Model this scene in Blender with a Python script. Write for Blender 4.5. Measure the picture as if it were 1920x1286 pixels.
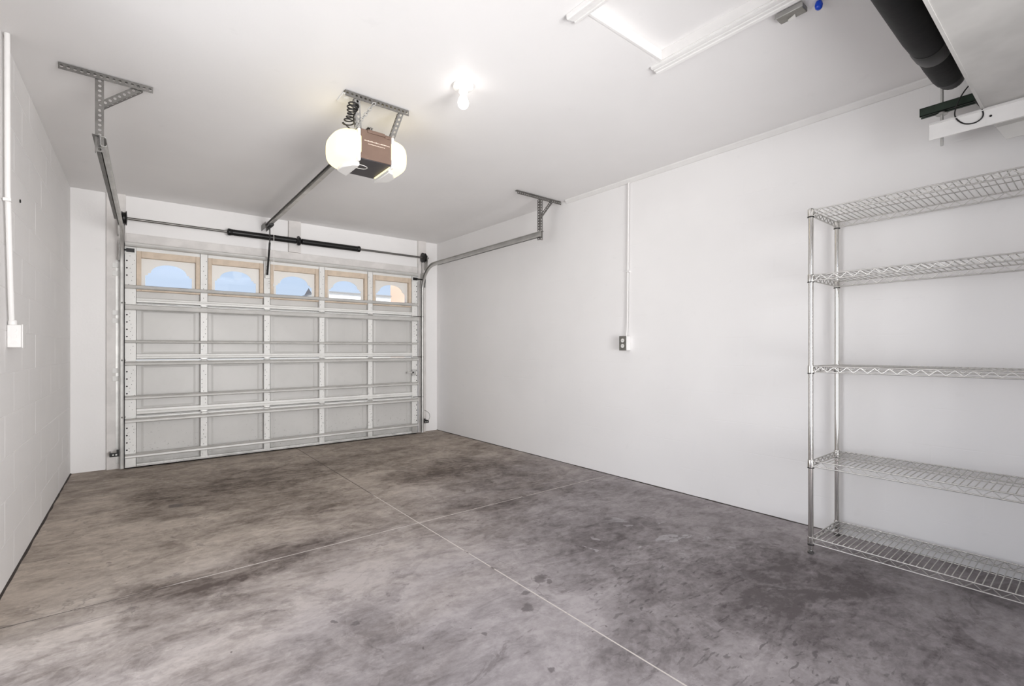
import bpy, bmesh, math, random
from mathutils import Vector, Matrix
random.seed(7)
for o in list(bpy.data.objects):
    bpy.data.objects.remove(o, do_unlink=True)
SC = bpy.context.scene
COL = SC.collection
PI = math.pi

# ------------------------------------------------------------------ camera
F, CX, HOR, CAMH = 892.0, 960.0, 654.0, 1.12
YAW = math.atan(710 / F)
cam_d = bpy.data.cameras.new('camera')
cam_d.sensor_width = 36; cam_d.sensor_fit = 'HORIZONTAL'
cam_d.lens = F / 1920 * 36
cam_d.shift_y = (HOR - 643) / 1920
cam_d.clip_start = 0.02; cam_d.clip_end = 400
cam = bpy.data.objects.new('camera', cam_d); COL.objects.link(cam)
cam.location = (0, 0, CAMH); cam.rotation_euler = (PI / 2, 0, -YAW)
SC.camera = cam

# ------------------------------------------------------------------ world / exposure
W = bpy.data.worlds.new('sky'); SC.world = W; W.use_nodes = True
nt = W.node_tree; nt.nodes.clear()
wo = nt.nodes.new('ShaderNodeOutputWorld'); bg = nt.nodes.new('ShaderNodeBackground')
tc = nt.nodes.new('ShaderNodeTexCoord'); sp = nt.nodes.new('ShaderNodeSeparateXYZ')
cr = nt.nodes.new('ShaderNodeValToRGB')
nt.links.new(tc.outputs['Generated'], sp.inputs[0]); nt.links.new(sp.outputs['Z'], cr.inputs[0])
cr.color_ramp.elements[0].position = 0.0; cr.color_ramp.elements[0].color = (0.80, 0.88, 1.0, 1)
cr.color_ramp.elements[1].position = 0.5; cr.color_ramp.elements[1].color = (0.36, 0.56, 0.95, 1)
e = cr.color_ramp.elements.new(0.10); e.color = (0.68, 0.81, 1.0, 1)
e = cr.color_ramp.elements.new(0.2); e.color = (0.53, 0.71, 0.99, 1)
nt.links.new(cr.outputs[0], bg.inputs[0]); bg.inputs[1].default_value = 0.94
nt.links.new(bg.outputs[0], wo.inputs[0])
sun_d = bpy.data.lights.new('sun', 'SUN'); sun_d.energy = 8.0; sun_d.angle = 0.009; sun_d.color = (1, .95, .87)
sun = bpy.data.objects.new('sun', sun_d); COL.objects.link(sun)
sun.location = (0, -8, 14); sun.rotation_euler = (math.radians(28), 0, 0)
VS = SC.view_settings
VS.view_transform = 'Standard'; VS.look = 'None'; VS.gamma = 1; VS.use_curve_mapping = False
VS.exposure = 0.13
BULB_S = 6.5
# fill lights added to brighten the room, at two invented openings out of view
def fill_light(loc, rot, w, h, power, spread=180):
    d = bpy.data.lights.new('added_fill', 'AREA'); d.shape = 'RECTANGLE'; d.size = w; d.size_y = h
    d.energy = power; d.color = (1, .99, .98); d.spread = math.radians(spread)
    o = bpy.data.objects.new('added_fill', d); COL.objects.link(o); o.location = loc; o.rotation_euler = rot
SDY0, SDY1, SDZ = 1.2, 2.6, 2.08        # unseen opening added in the left wall for the side fill
fill_light((-.90, (SDY0 + SDY1) / 2, 1.15), (PI / 2, 0, -PI / 2), 1.7, 2.0, 25, 150)
fill_light((1.25, -1.46, 1.1), (PI / 2 + .13, 0, 0), 1.7, 1.7, 56, 92)

# ------------------------------------------------------------------ helpers
def srgb(r, g, b):
    f = lambda c: (c / 255 / 12.92) if c / 255 <= .04045 else ((c / 255 + .055) / 1.055) ** 2.4
    return (f(r), f(g), f(b), 1)

class NT:
    def __init__(s, name):
        s.m = bpy.data.materials.new(name); s.m.use_nodes = True
        s.t = s.m.node_tree; s.b = s.t.nodes['Principled BSDF']; s.out = s.t.nodes['Material Output']
    def n(s, typ, **kw):
        x = s.t.nodes.new(typ)
        for k, v in kw.items(): setattr(x, k, v)
        return x
    def l(s, a, b): s.t.links.new(a, b)
    def put(s, sock, v):
        if hasattr(v, 'is_output'): s.l(v, sock)
        else: sock.default_value = v
    def math(s, op, a, b=None, c=None, clamp=False):
        x = s.n('ShaderNodeMath', operation=op); x.use_clamp = clamp
        s.put(x.inputs[0], a)
        if b is not None: s.put(x.inputs[1], b)
        if c is not None: s.put(x.inputs[2], c)
        return x.outputs[0]
    def vm(s, op, a, b=None):
        x = s.n('ShaderNodeVectorMath', operation=op)
        s.put(x.inputs[0], a)
        if b is not None: s.put(x.inputs[1], b)
        return x.outputs['Value'] if op in ('LENGTH', 'DOT_PRODUCT') else x.outputs[0]
    def noise(s, vec, scale, detail=4, rough=.55, dist=0.0):
        x = s.n('ShaderNodeTexNoise'); x.inputs['Scale'].default_value = scale
        x.inputs['Detail'].default_value = detail; x.inputs['Roughness'].default_value = rough
        x.inputs['Distortion'].default_value = dist
        s.l(vec, x.inputs['Vector']); return x
    def ramp(s, fac, lo, hi, smooth=True):
        x = s.n('ShaderNodeMapRange'); x.interpolation_type = 'SMOOTHSTEP' if smooth else 'LINEAR'
        s.put(x.inputs['Value'], fac); x.inputs['From Min'].default_value = lo; x.inputs['From Max'].default_value = hi
        return x.outputs[0]
    def mix(s, fac, a, b, blend='MIX'):
        x = s.n('ShaderNodeMix', data_type='RGBA', blend_type=blend)
        s.put(x.inputs[0], fac); s.put(x.inputs[6], a); s.put(x.inputs[7], b)
        return x.outputs[2]
    def bump(s, h, strength, dist=.01):
        x = s.n('ShaderNodeBump'); x.inputs['Strength'].default_value = strength; x.inputs['Distance'].default_value = dist
        s.l(h, x.inputs['Height']); s.l(x.outputs[0], s.b.inputs['Normal'])
    def pos(s): return s.n('ShaderNodeNewGeometry').outputs['Position']
    def set(s, col=None, rough=None, metal=None, spec=None):
        if col is not None: s.put(s.b.inputs['Base Color'], col)
        if rough is not None: s.put(s.b.inputs['Roughness'], rough)
        if metal is not None: s.b.inputs['Metallic'].default_value = metal
        if spec is not None: s.b.inputs['Specular IOR Level'].default_value = spec
        return s

def simple(name, col, rough=.5, metal=0.0, var=.0, vscale=20, bump=0, bscale=60):
    m = NT(name); m.set(col, rough, metal)
    p = m.n('ShaderNodeTexCoord').outputs['Object']
    if var:
        nz = m.noise(p, vscale)
        d = tuple(c * (1 - var) for c in col[:3]) + (1,)
        m.set(m.mix(m.ramp(nz.outputs[0], .35, .65), d, col))
    if bump:
        m.bump(m.noise(p, bscale, 3).outputs[0], bump, .004)
    return m.m

M = {}
def paint_wall(name, col, streak=0.0, bmp=.25):
    m = NT(name); p = m.pos()
    n1 = m.noise(p, 1.3, 3); n2 = m.noise(p, 60, 3, .6); n3 = m.noise(p, 9, 4)
    c = m.mix(m.ramp(n1.outputs[0], .3, .7), tuple(x * .965 for x in col[:3]) + (1,), col)
    c = m.mix(m.math('MULTIPLY', m.ramp(n3.outputs[0], .66, .74), .12), c, tuple(x * .8 for x in col[:3]) + (1,))
    m.set(c, .55)
    h = m.math('ADD', m.math('MULTIPLY', n2.outputs[0], .6), m.math('MULTIPLY', n3.outputs[0], 1.0))
    m.bump(h, bmp, .004)
    return m
WALLC = srgb(243, 241, 240)
M['wall'] = paint_wall('painted block', WALLC).m
# right wall: the same paint, with the block joints almost filled by paint (fine relief only)
m = paint_wall('painted block filled joints', WALLC)
p = m.pos(); br = m.n('ShaderNodeTexBrick'); cmb = m.n('ShaderNodeCombineXYZ'); spx = m.n('ShaderNodeSeparateXYZ')
m.l(p, spx.inputs[0]); m.l(spx.outputs['Y'], cmb.inputs['X']); m.l(spx.outputs['Z'], cmb.inputs['Y'])
m.l(cmb.outputs[0], br.inputs['Vector'])
br.inputs['Scale'].default_value = 1; br.inputs['Mortar Size'].default_value = .004; br.inputs['Mortar Smooth'].default_value = .6
br.inputs['Brick Width'].default_value = .4; br.inputs['Row Height'].default_value = .2; br.offset = .5
nz = m.noise(p, 2.2, 3)
h = m.math('MULTIPLY', m.math('SUBTRACT', 1.0, br.outputs['Fac']), m.ramp(nz.outputs[0], .45, .62))
nb = m.noise(p, 55, 3)
m.bump(m.math('ADD', h, m.math('MULTIPLY', nb.outputs[0], .35)), .2, .004)
M['wall_r'] = m.m
M['ceil'] = paint_wall('ceiling paint', srgb(241, 239, 238), bmp=.15).m
M['trim'] = simple('white trim paint', srgb(238, 236, 234), .45, var=.04, vscale=6, bump=.1)
M['jamb'] = simple('scuffed jamb paint', srgb(226, 222, 219), .5, var=.12, vscale=7, bump=.2, bscale=30)
M['white_pl'] = simple('white plastic', srgb(236, 234, 230), .35)
M['porcelain'] = simple('porcelain', srgb(240, 238, 234), .2)
M['black'] = simple('black metal', srgb(26, 25, 25), .4, .3, var=.3)
M['black_pl'] = simple('black plastic', srgb(28, 27, 27), .45, var=.2)
M['rubber'] = simple('black foam rubber', srgb(20, 19, 20), .55, var=.25, vscale=9, bump=.25, bscale=30)
M['rubber'].node_tree.nodes['Principled BSDF'].inputs['Specular IOR Level'].default_value = .15
M['brown'] = simple('brown chassis', srgb(122, 100, 88), .4, .35, var=.12, vscale=10)
M['dark_pan'] = simple('dark chassis pan', srgb(70, 66, 68), .5, .2, var=.1)
M['label'] = simple('label ink', srgb(226, 206, 190), .5)
M['green'] = simple('green strut paint', srgb(45, 58, 48), .45, .3, var=.25)
M['blue'] = simple('blue plastic', srgb(8, 70, 200), .25)
M['tan'] = simple('tan window wood', srgb(214, 196, 176), .55, var=.12, vscale=14)
M['insert'] = simple('white window insert', srgb(232, 230, 226), .4)
M['dirt'] = simple('dark slab bed', srgb(60, 53, 49), .9)

def metal(name, col, rough, var=.25, vs=8, metallic=1.0, bump=.0):
    m = NT(name); p = m.n('ShaderNodeTexCoord').outputs['Object']
    nz = m.noise(p, vs, 4); nf = m.noise(p, vs * 9, 3)
    d = tuple(c * (1 - var) for c in col[:3]) + (1,)
    c = m.mix(m.ramp(nz.outputs[0], .3, .7), d, col)
    m.set(c, m.math('ADD', rough - .06, m.math('MULTIPLY', nf.outputs[0], .12)), metallic)
    if bump: m.bump(nf.outputs[0], bump, .002)
    return m.m
M['galv'] = metal('galvanised steel', srgb(205, 204, 201), .45, .2, 8, .75)
M['galv_d'] = metal('dull perforated steel', srgb(134, 132, 129), .45, .3)
M['chrome'] = metal('zinc chrome', srgb(224, 222, 218), .16, .08)
M['wire'] = metal('chrome wire', srgb(208, 206, 202), .38, .1)
M['duct'] = metal('unit sheet metal', srgb(214, 212, 209), .5, .25, 2.2, .35)
M['plate'] = metal('grey cover plate', srgb(150, 148, 142), .42, .2, 20, .8)
M['rail'] = metal('opener rail steel', srgb(190, 188, 184), .3, .3)
# door steel: painted, with dirt near the floor
def door_mat(name, col, dirt):
    m = NT(name); p = m.pos()
    sx = m.n('ShaderNodeSeparateXYZ'); m.l(p, sx.inputs[0])
    nz = m.noise(p, 3, 3); sp_ = m.noise(p, 42, 4, .7); ns = m.noise(p, 6, 4)
    c = m.mix(m.ramp(nz.outputs[0], .3, .7), tuple(x * .93 for x in col[:3]) + (1,), col)
    low = m.math('SUBTRACT', 1.0, m.ramp(sx.outputs['Z'], .02, .55))
    spk = m.ramp(sp_.outputs[0], .60, .72)
    spk = m.math('MULTIPLY', spk, m.math('ADD', m.math('MULTIPLY', low, dirt), dirt * .12))
    grim = m.math('MULTIPLY', m.math('SUBTRACT', 1.0, m.ramp(sx.outputs['Z'], .0, .14)), m.ramp(ns.outputs[0], .35, .65))
    c = m.mix(spk, c, srgb(70, 66, 62)); c = m.mix(m.math('MULTIPLY', grim, .5), c, srgb(140, 140, 134))
    m.set(c, .42, .0); m.bump(nz.outputs[0], .05, .004)
    return m.m
M['door'] = door_mat('door skin paint', srgb(203, 201, 198), .5)
M['stile'] = door_mat('door stile paint', srgb(232, 231, 228), .9)
M['strut'] = metal('door strut galvanised', srgb(218, 217, 214), .45, .12, 5, .45)
M['hole'] = simple('stile hole dark', srgb(18, 17, 17), .9)
# glass
m = NT('window glass'); m.t.nodes.remove(m.b)
tr = m.n('ShaderNodeBsdfTransparent'); gl = m.n('ShaderNodeBsdfGlossy'); mx = m.n('ShaderNodeMixShader')
fr = m.n('ShaderNodeFresnel'); fr.inputs[0].default_value = 1.45; gl.inputs['Roughness'].default_value = .03
tr.inputs[0].default_value = (.96, .965, .97, 1)
m.l(fr.outputs[0], mx.inputs[0]); m.l(tr.outputs[0], mx.inputs[1]); m.l(gl.outputs[0], mx.inputs[2]); m.l(mx.outputs[0], m.out.inputs[0])
M['glass'] = m.m
def emis(name, col, s):
    m = NT(name); m.set(col, .4); m.b.inputs['Emission Color'].default_value = col; m.b.inputs['Emission Strength'].default_value = s
    return m.m
M['bulb'] = emis('lit bulb', (1, .97, .93, 1), BULB_S)
m = NT('opener lens, lit frosted plastic'); m.set(srgb(150, 140, 115), .4)
m.b.inputs['Emission Color'].default_value = (1, .85, .48, 1); m.b.inputs['Emission Strength'].default_value = 1.4
M['lens'] = m.m
# outside
M['stucco'] = simple('white stucco', srgb(240, 238, 232), .8, var=.04)
M['tan_wall'] = simple('tan stucco', srgb(206, 178, 158), .8, var=.1, vscale=2)
M['roof'] = simple('dark shingles', srgb(92, 92, 96), .8, var=.3)
M['fascia'] = simple('grey drip edge', srgb(140, 140, 140), .6)
M['ground'] = simple('driveway concrete', srgb(190, 184, 176), .9, var=.15, vscale=1)

# floor concrete
def floor_mat():
    m = NT('stained concrete'); p = m.pos()
    warp = m.noise(p, 1.7, 5, .6); wv = m.vm('SUBTRACT', warp.outputs['Color'], (.5, .5, .5))
    sc = m.n('ShaderNodeVectorMath', operation='SCALE'); m.l(wv, sc.inputs[0]); sc.inputs['Scale'].default_value = .75
    pw = m.vm('ADD', p, sc.outputs[0])
    st = m.n('ShaderNodeMapping'); st.inputs['Scale'].default_value = (1, 1.9, 1); st.inputs['Rotation'].default_value = (0, 0, .5); m.l(p, st.inputs[0])
    a = m.noise(st.outputs[0], 1.1, 7, .62, .6); b = m.noise(p, 4.2, 7, .65, .8); c3 = m.noise(st.outputs[0], 13, 5, .7); fine = m.noise(p, 120, 3, .7)
    sx = m.n('ShaderNodeSeparateXYZ'); m.l(p, sx.inputs[0]); X, Y = sx.outputs['X'], sx.outputs['Y']
    warm = m.ramp(m.math('ADD', m.math('SUBTRACT', Y, m.math('MULTIPLY', X, .55)), m.math('MULTIPLY', a.outputs[0], 1.6)), 1.4, 4.2)
    light = m.mix(warm, srgb(174, 167, 168), srgb(203, 190, 177))
    dark = m.mix(warm, srgb(90, 83, 84), srgb(90, 77, 68))
    def blob(x, y, rx, ry, ang, soft=.5):
        d = m.vm('SUBTRACT', pw, (x, y, 0))
        mp = m.n('ShaderNodeMapping', vector_type='TEXTURE'); mp.inputs['Rotation'].default_value = (0, 0, math.radians(ang))
        mp.inputs['Scale'].default_value = (rx, ry, 1); m.l(d, mp.inputs[0])
        fl = m.vm('MULTIPLY', mp.outputs[0], (1, 1, 0))
        return m.math('SUBTRACT', 1.0, m.ramp(m.vm('LENGTH', fl), 1 - soft, 1 + soft))
    f = m.math('ADD', m.math('MULTIPLY', m.math('SUBTRACT', a.outputs[0], .5), 1.3), m.math('MULTIPLY', m.math('SUBTRACT', b.outputs[0], .5), 1.6))
    f = m.math('ADD', f, m.math('MULTIPLY', m.math('SUBTRACT', c3.outputs[0], .5), 1.5))
    f = m.math('ADD', f, .40)
    for x, y, rx, ry, ang, s in STAINS:
        k = blob(x, y, rx, ry, ang)
        f = m.math('ADD', f, m.math('MULTIPLY', k, s * .9))
    # crisp tide marks where stains dried
    t1 = m.ramp(m.noise(st.outputs[0], 1.9, 8, .64, 1.4).outputs[0], .485, .53); t2 = m.ramp(m.noise(pw, 3.1, 8, .66, .9).outputs[0], .47, .505)
    f = m.math('ADD', f, m.math('MULTIPLY', m.math('SUBTRACT', t1, .5), .26)); f = m.math('ADD', f, m.math('MULTIPLY', m.math('SUBTRACT', t2, .5), .2))
    c4 = m.noise(p, 38, 4, .7)
    f = m.math('ADD', f, m.math('MULTIPLY', m.math('SUBTRACT', c4.outputs[0], .5), .7))
    f = m.ramp(f, -.38, 1.38, False)
    col = m.mix(f, light, dark)
    # flaked lighter patches with crisp edges
    fl_ = m.ramp(m.noise(st.outputs[0], 2.6, 8, .6, 1.2).outputs[0], .585, .60)
    fl2 = m.ramp(m.noise(p, .9, 3).outputs[0], .50, .62)
    col = m.mix(m.math('MULTIPLY', m.math('MULTIPLY', fl_, fl2), .5), col, m.mix(warm, srgb(186, 182, 184), srgb(186, 172, 160)))
    # dark ragged marks
    rag = m.ramp(m.noise(st.outputs[0], 3.4, 9, .68, 1.6).outputs[0], .60, .66)
    col = m.mix(m.math('MULTIPLY', rag, .4), col, srgb(84, 76, 76))
    # tyre flecks on the right
    mp = m.n('ShaderNodeMapping'); mp.inputs['Scale'].default_value = (9, 26, 1); mp.inputs['Rotation'].default_value = (0, 0, .45); m.l(p, mp.inputs[0])
    fk = m.ramp(m.noise(mp.outputs[0], 1.5, 3, .5, .4).outputs[0], .60, .66)
    msk = m.math('MAXIMUM', blob(1.9, 1.0, .45, .75, 0, .6), blob(2.3, 1.25, .25, .35, 0, .6))
    col = m.mix(m.math('MULTIPLY', m.math('MULTIPLY', fk, msk), .62), col, srgb(70, 64, 66))
    # specks
    spk = m.ramp(m.noise(p, 24, 2, .5, .5).outputs[0], .735, .76)
    col = m.mix(m.math('MULTIPLY', spk, .6), col, srgb(72, 64, 62))
    # oil spots
    w2 = m.n('ShaderNodeVectorMath', operation='SCALE'); m.l(m.vm('SUBTRACT', m.noise(p, 14, 3).outputs['Color'], (.5, .5, .5)), w2.inputs[0]); w2.inputs['Scale'].default_value = .09
    p2 = m.vm('ADD', p, w2.outputs[0])
    for px, py, r in SPOTS:
        x, y = fl(px, py)
        d = m.vm('LENGTH', m.vm('MULTIPLY', m.vm('SUBTRACT', p2, (x, y, 0)), (1, 1, 0)))
        col = m.mix(m.math('MULTIPLY', m.math('SUBTRACT', 1.0, m.ramp(d, r * .75, r * 1.2)), .6), col, srgb(82, 75, 76))
    # thin cracks
    vo = m.n('ShaderNodeTexVoronoi', feature='DISTANCE_TO_EDGE'); vo.inputs['Scale'].default_value = 1.15; m.l(pw, vo.inputs['Vector'])
    ck = m.math('SUBTRACT', 1.0, m.ramp(vo.outputs['Distance'], .0015, .0075))
    ck = m.math('MULTIPLY', ck, m.ramp(m.noise(p, 2.4, 3).outputs[0], .53, .62))
    col = m.mix(m.math('MULTIPLY', ck, .3), col, srgb(72, 64, 62))
    col = m.mix(m.math('MULTIPLY', fine.outputs[0], .22), col, m.mix(.5, col, srgb(90, 84, 82)))
    m.set(col, m.math('ADD', .5, m.math('MULTIPLY', c3.outputs[0], .25)))
    m.b.inputs['Specular IOR Level'].default_value = .25
    hh = m.math('ADD', m.math('MULTIPLY', b.outputs[0], .6), m.math('MULTIPLY', fine.outputs[0], .25))
    m.bump(m.math('SUBTRACT', hh, m.math('MULTIPLY', ck, .3)), .16, .006)
    return m.m
def fl(px, py):     # floor point under a pixel
    d = F * CAMH / (py - HOR); r = (px - CX) / F * d
    return (r * math.cos(YAW) + d * math.sin(YAW), -r * math.sin(YAW) + d * math.cos(YAW))
SPOTS = [(1012, 1084, .03), (1030, 1092, .02), (985, 1112, .018), (993, 1141, .026), (905, 1189, .014), (1035, 1255, .015), (627, 1168, .012), (668, 1171, .012), (1405, 1075, .05), (1385, 1060, .035), (330, 948, .05)]
STAINS = []
for px, py, rx, ry, ang, s in [
    (470, 905, .75, .45, 10, .62), (560, 950, .55, .35, 0, .45), (315, 955, .28, .2, 0, .5), (640, 865, .9, .35, 0, .38), (880, 885, .62, .42, -30, .7),
    (960, 930, .5, .28, 0, .45), (440, 1065, .5, .13, 5, .6), (620, 1020, .35, .14, 5, .45), (350, 1130, .35, .2, 20, .4),
    (1120, 985, .5, .4, 0, .42), (1300, 1060, .55, .5, 0, .34), (1500, 1120, .5, .5, 0, .42), (1700, 1180, .3, .5, 0, .3), (1240, 1180, .3, .22, 0, .3),
    (150, 1010, .3, .9, 0, -.42), (120, 1150, .35, .4, 0, -.35), (340, 985, .28, .1, 0, -.6), (460, 1010, .4, .2, 0, -.32), (700, 935, .4, .22, 0, -.4),
    (760, 1040, .35, .2, 0, -.5), (660, 1090, .3, .2, 0, -.35), (900, 1090, .35, .2, 0, -.35), (400, 1240, .4, .12, 20, -.5), (1060, 1130, .4, .3, 0, -.3),
    (1000, 1230, .45, .3, 0, -.3), (1300, 930, .22, 1.4, 0, -.4), (560, 860, .5, .14, 0, -.3), (1180, 870, .25, 1.4, 0, -.4), (720, 1190, .45, .25, 0, -.1)]:
    x, y = fl(px, py); STAINS.append((x, y, rx, ry, ang, s))
M['floor'] = floor_mat()
m = NT('joint filler'); p = m.pos()
nz = m.noise(p, 3.2, 4, .7); n2 = m.noise(p, 60, 3)
sxj = m.n('ShaderNodeSeparateXYZ'); m.l(p, sxj.inputs[0])
old = m.math('MAXIMUM', m.ramp(sxj.outputs['Y'], 3.45, 3.6), m.math('SUBTRACT', 1.0, m.ramp(sxj.outputs['X'], .05, .2)))
jf = m.math('MULTIPLY', m.ramp(nz.outputs[0], .33, .42), m.math('SUBTRACT', 1.0, old))
c = m.mix(jf, srgb(92, 83, 77), srgb(205, 198, 192))
m.set(c, .8); M['joint'] = m.m

class MB:
    def __init__(s): s.v = []; s.f = []
    def box(s, a, b):
        x0, y0, z0 = a; x1, y1, z1 = b
        i = len(s.v)
        s.v += [(x0, y0, z0), (x1, y0, z0), (x1, y1, z0), (x0, y1, z0), (x0, y0, z1), (x1, y0, z1), (x1, y1, z1), (x0, y1, z1)]
        s.f += [tuple(i + k for k in q) for q in ((0, 3, 2, 1), (4, 5, 6, 7), (0, 1, 5, 4), (1, 2, 6, 5), (2, 3, 7, 6), (3, 0, 4, 7))]
        return s
    def prism(s, pts, axis, a, b):
        """polygon pts (2D, in the other two axes, cyclic order) extruded along axis from a to b"""
        def P(u, w, t): return {'x': (t, u, w), 'y': (u, t, w), 'z': (u, w, t)}[axis]
        i = len(s.v); n = len(pts)
        s.v += [P(u, w, a) for u, w in pts] + [P(u, w, b) for u, w in pts]
        s.f += [tuple(i + k for k in range(n)), tuple(i + n + k for k in reversed(range(n)))]
        s.f += [(i + k, i + n + k, i + n + (k + 1) % n, i + (k + 1) % n) for k in range(n)]
        return s
    def tube(s, pts, r, n=10, cap=True, closed=False):
        pts = [Vector(p) for p in pts]; rs = r if isinstance(r, (list, tuple)) else [r] * len(pts)
        i0 = len(s.v); N = len(pts)
        t0 = (pts[1] - pts[0]).normalized()
        up = Vector((0, 0, 1)) if abs(t0.z) < .9 else Vector((1, 0, 0))
        nrm = t0.cross(up).normalized()
        for k, p in enumerate(pts):
            if closed: t = (pts[(k + 1) % N] - pts[k - 1]).normalized()
            else: t = (pts[min(k + 1, N - 1)] - pts[max(k - 1, 0)]).normalized()
            nrm = (nrm - t * nrm.dot(t)).normalized(); bi = t.cross(nrm)
            for j in range(n):
                a = 2 * PI * j / n
                s.v.append(tuple(p + (nrm * math.cos(a) + bi * math.sin(a)) * rs[k]))
        for k in range(N if closed else N - 1):
            for j in range(n):
                a = i0 + k * n + j; b = i0 + k * n + (j + 1) % n
                k2 = (k + 1) % N
                s.f.append((a, b, i0 + k2 * n + (j + 1) % n, i0 + k2 * n + j))
        if cap and not closed:
            s.f.append(tuple(i0 + j for j in reversed(range(n)))); s.f.append(tuple(i0 + (N - 1) * n + j for j in range(n)))
        return s
    def lathe(s, prof, c, axis='z', n=24, flip=1):
        i0 = len(s.v); K = len(prof)
        for r, h in prof:
            for j in range(n):
                a = 2 * PI * j / n; u, w = r * math.cos(a), r * math.sin(a); h2 = h * flip
                q = {'z': (u, w, h2), 'x': (h2, u, w), 'y': (u, h2, w)}[axis]
                s.v.append((c[0] + q[0], c[1] + q[1], c[2] + q[2]))
        for k in range(K - 1):
            for j in range(n):
                s.f.append((i0 + k * n + j, i0 + k * n + (j + 1) % n, i0 + (k + 1) * n + (j + 1) % n, i0 + (k + 1) * n + j))
        s.f.append(tuple(i0 + j for j in reversed(range(n)))); s.f.append(tuple(i0 + (K - 1) * n + j for j in range(n)))
        return s
    def sheet(s, prof, path, frame):
        """open profile (a,b) swept along path; frame(k)->(A,B) unit vectors"""
        i0 = len(s.v); n = len(prof)
        for k, p in enumerate(path):
            A, B = frame(k)
            for a, b in prof: s.v.append(tuple(Vector(p) + A * a + B * b))
        for k in range(len(path) - 1):
            for j in range(n - 1):
                s.f.append((i0 + k * n + j, i0 + k * n + j + 1, i0 + (k + 1) * n + j + 1, i0 + (k + 1) * n + j))
        return s
    def mesh(s, name, th=0):
        me = bpy.data.meshes.new(name); me.from_pydata(s.v, [], s.f)
        bm = bmesh.new(); bm.from_mesh(me)
        if th:
            bmesh.ops.recalc_face_normals(bm, faces=bm.faces); bmesh.ops.solidify(bm, geom=bm.faces[:], thickness=th)
        bmesh.ops.recalc_face_normals(bm, faces=bm.faces); bm.to_mesh(me); bm.free()
        return me

def perf_angle(p0, p1, u, v, w=.032, pitch=.0255, hr=.0075, th=.0022):
    """perforated angle iron along p0-p1, two flanges in directions u and v"""
    b = MB(); p0 = Vector(p0); p1 = Vector(p1); t = (p1 - p0); L = t.length; t.normalize()
    n = max(1, round(L / pitch)); pt = L / n
    for dv in (u, v):
        if dv is None: continue
        dv = Vector(dv)
        for k in range(n):
            c = p0 + t * (pt * (k + .5)) + dv * (w * .5); i = len(b.v)
            out = []; inn = []
            for j in range(8):
                a = PI / 4 * j
                ca, sa = math.cos(a), math.sin(a); q = max(abs(ca), abs(sa))
                out.append(c + t * (ca / q * pt / 2) + dv * (sa / q * w / 2)); inn.append(c + t * (ca * hr) + dv * (sa * hr))
            b.v += [tuple(x) for x in out + inn]
            b.f += [(i + j, i + (j + 1) % 8, i + 8 + (j + 1) % 8, i + 8 + j) for j in range(8)]
    me = bpy.data.meshes.new('perforated'); me.from_pydata(b.v, [], b.f)
    bm = bmesh.new(); bm.from_mesh(me); bmesh.ops.remove_doubles(bm, verts=bm.verts, dist=1e-5)
    bmesh.ops.solidify(bm, geom=bm.faces[:], thickness=th); bm.to_mesh(me); bm.free()
    return me

def tag(o, label=None, cat=None, group=None, kind=None):
    if label: o['label'] = label
    if cat: o['category'] = cat
    if group: o['group'] = group
    if kind: o['kind'] = kind
    return o
def wloc(o):
    v = Vector((0, 0, 0))
    while o is not None: v += o.location; o = o.parent
    return v
def put(name, b, mat, parent=None, loc=(0, 0, 0), smooth=30, bevel=0, th=0, origin=True):
    """link mesh as object. b in world coordinates (shifted so that the origin lies inside the mesh)."""
    me = b if isinstance(b, bpy.types.Mesh) else b.mesh(name, th)
    if not me.materials: me.materials.append(M[mat])
    o = bpy.data.objects.new(name, me); COL.objects.link(o)
    if origin and me.users == 1 and len(me.vertices):
        xs = [v.co for v in me.vertices]
        mn = Vector([min(c[i] for c in xs) for i in range(3)]); mx_ = Vector([max(c[i] for c in xs) for i in range(3)])
        c = Vector(((mn.x + mx_.x) / 2, (mn.y + mx_.y) / 2, mn.z))
        me.transform(Matrix.Translation(-c)); loc = Vector(loc) + c
    o.location = Vector(loc) - (wloc(parent) if parent else Vector((0, 0, 0)))
    o.parent = parent
    if bevel:
        md = o.modifiers.new('bevel', 'BEVEL'); md.width = bevel; md.segments = 2; md.limit_method = 'ANGLE'
    if smooth:
        me.shade_smooth(); me.set_sharp_from_angle(angle=math.radians(smooth))
    return o
def thing(name, loc, label, cat, group=None, kind=None):
    o = bpy.data.objects.new(name, None); COL.objects.link(o); o.location = loc; o.empty_display_size = .1
    return tag(o, label, cat, group, kind)

# ------------------------------------------------------------------ room shell
H = 2.57; YF = 5.80; YR = -1.25
XL = lambda y: -.5064 + .0112 * y
XR = lambda y: 3.3586 - .0122 * y
# floor
fo = put('floor', MB().box((-.75, YR - .2, -.16), (3.65, YF + .25, -.012)), 'dirt', origin=False, smooth=0)
tag(fo, 'bare stained concrete garage floor', None, kind='structure')
JX, JY, JW = 1.439, 2.771, .0035
for (x0, x1) in ((-.72, JX - JW), (JX + JW, 3.6)):
    for (y0, y1) in ((YR - .15, JY - JW), (JY + JW, YF + .22)):
        put('slab', MB().box((x0, y0, -.1), (x1, y1, 0)), 'floor', fo, bevel=.0015, smooth=0)
put('joint_filler', MB().box((JX - JW, YR - .1, -.05), (JX + JW, YF, -.001)), 'joint', fo, smooth=0)
put('joint_filler', MB().box((-.5, JY - JW, -.05), (JX - JW, JY + JW, -.001)), 'joint', fo, smooth=0)
put('joint_filler', MB().box((JX + JW, JY - JW, -.05), (3.32, JY + JW, -.001)), 'joint', fo, smooth=0)

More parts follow.
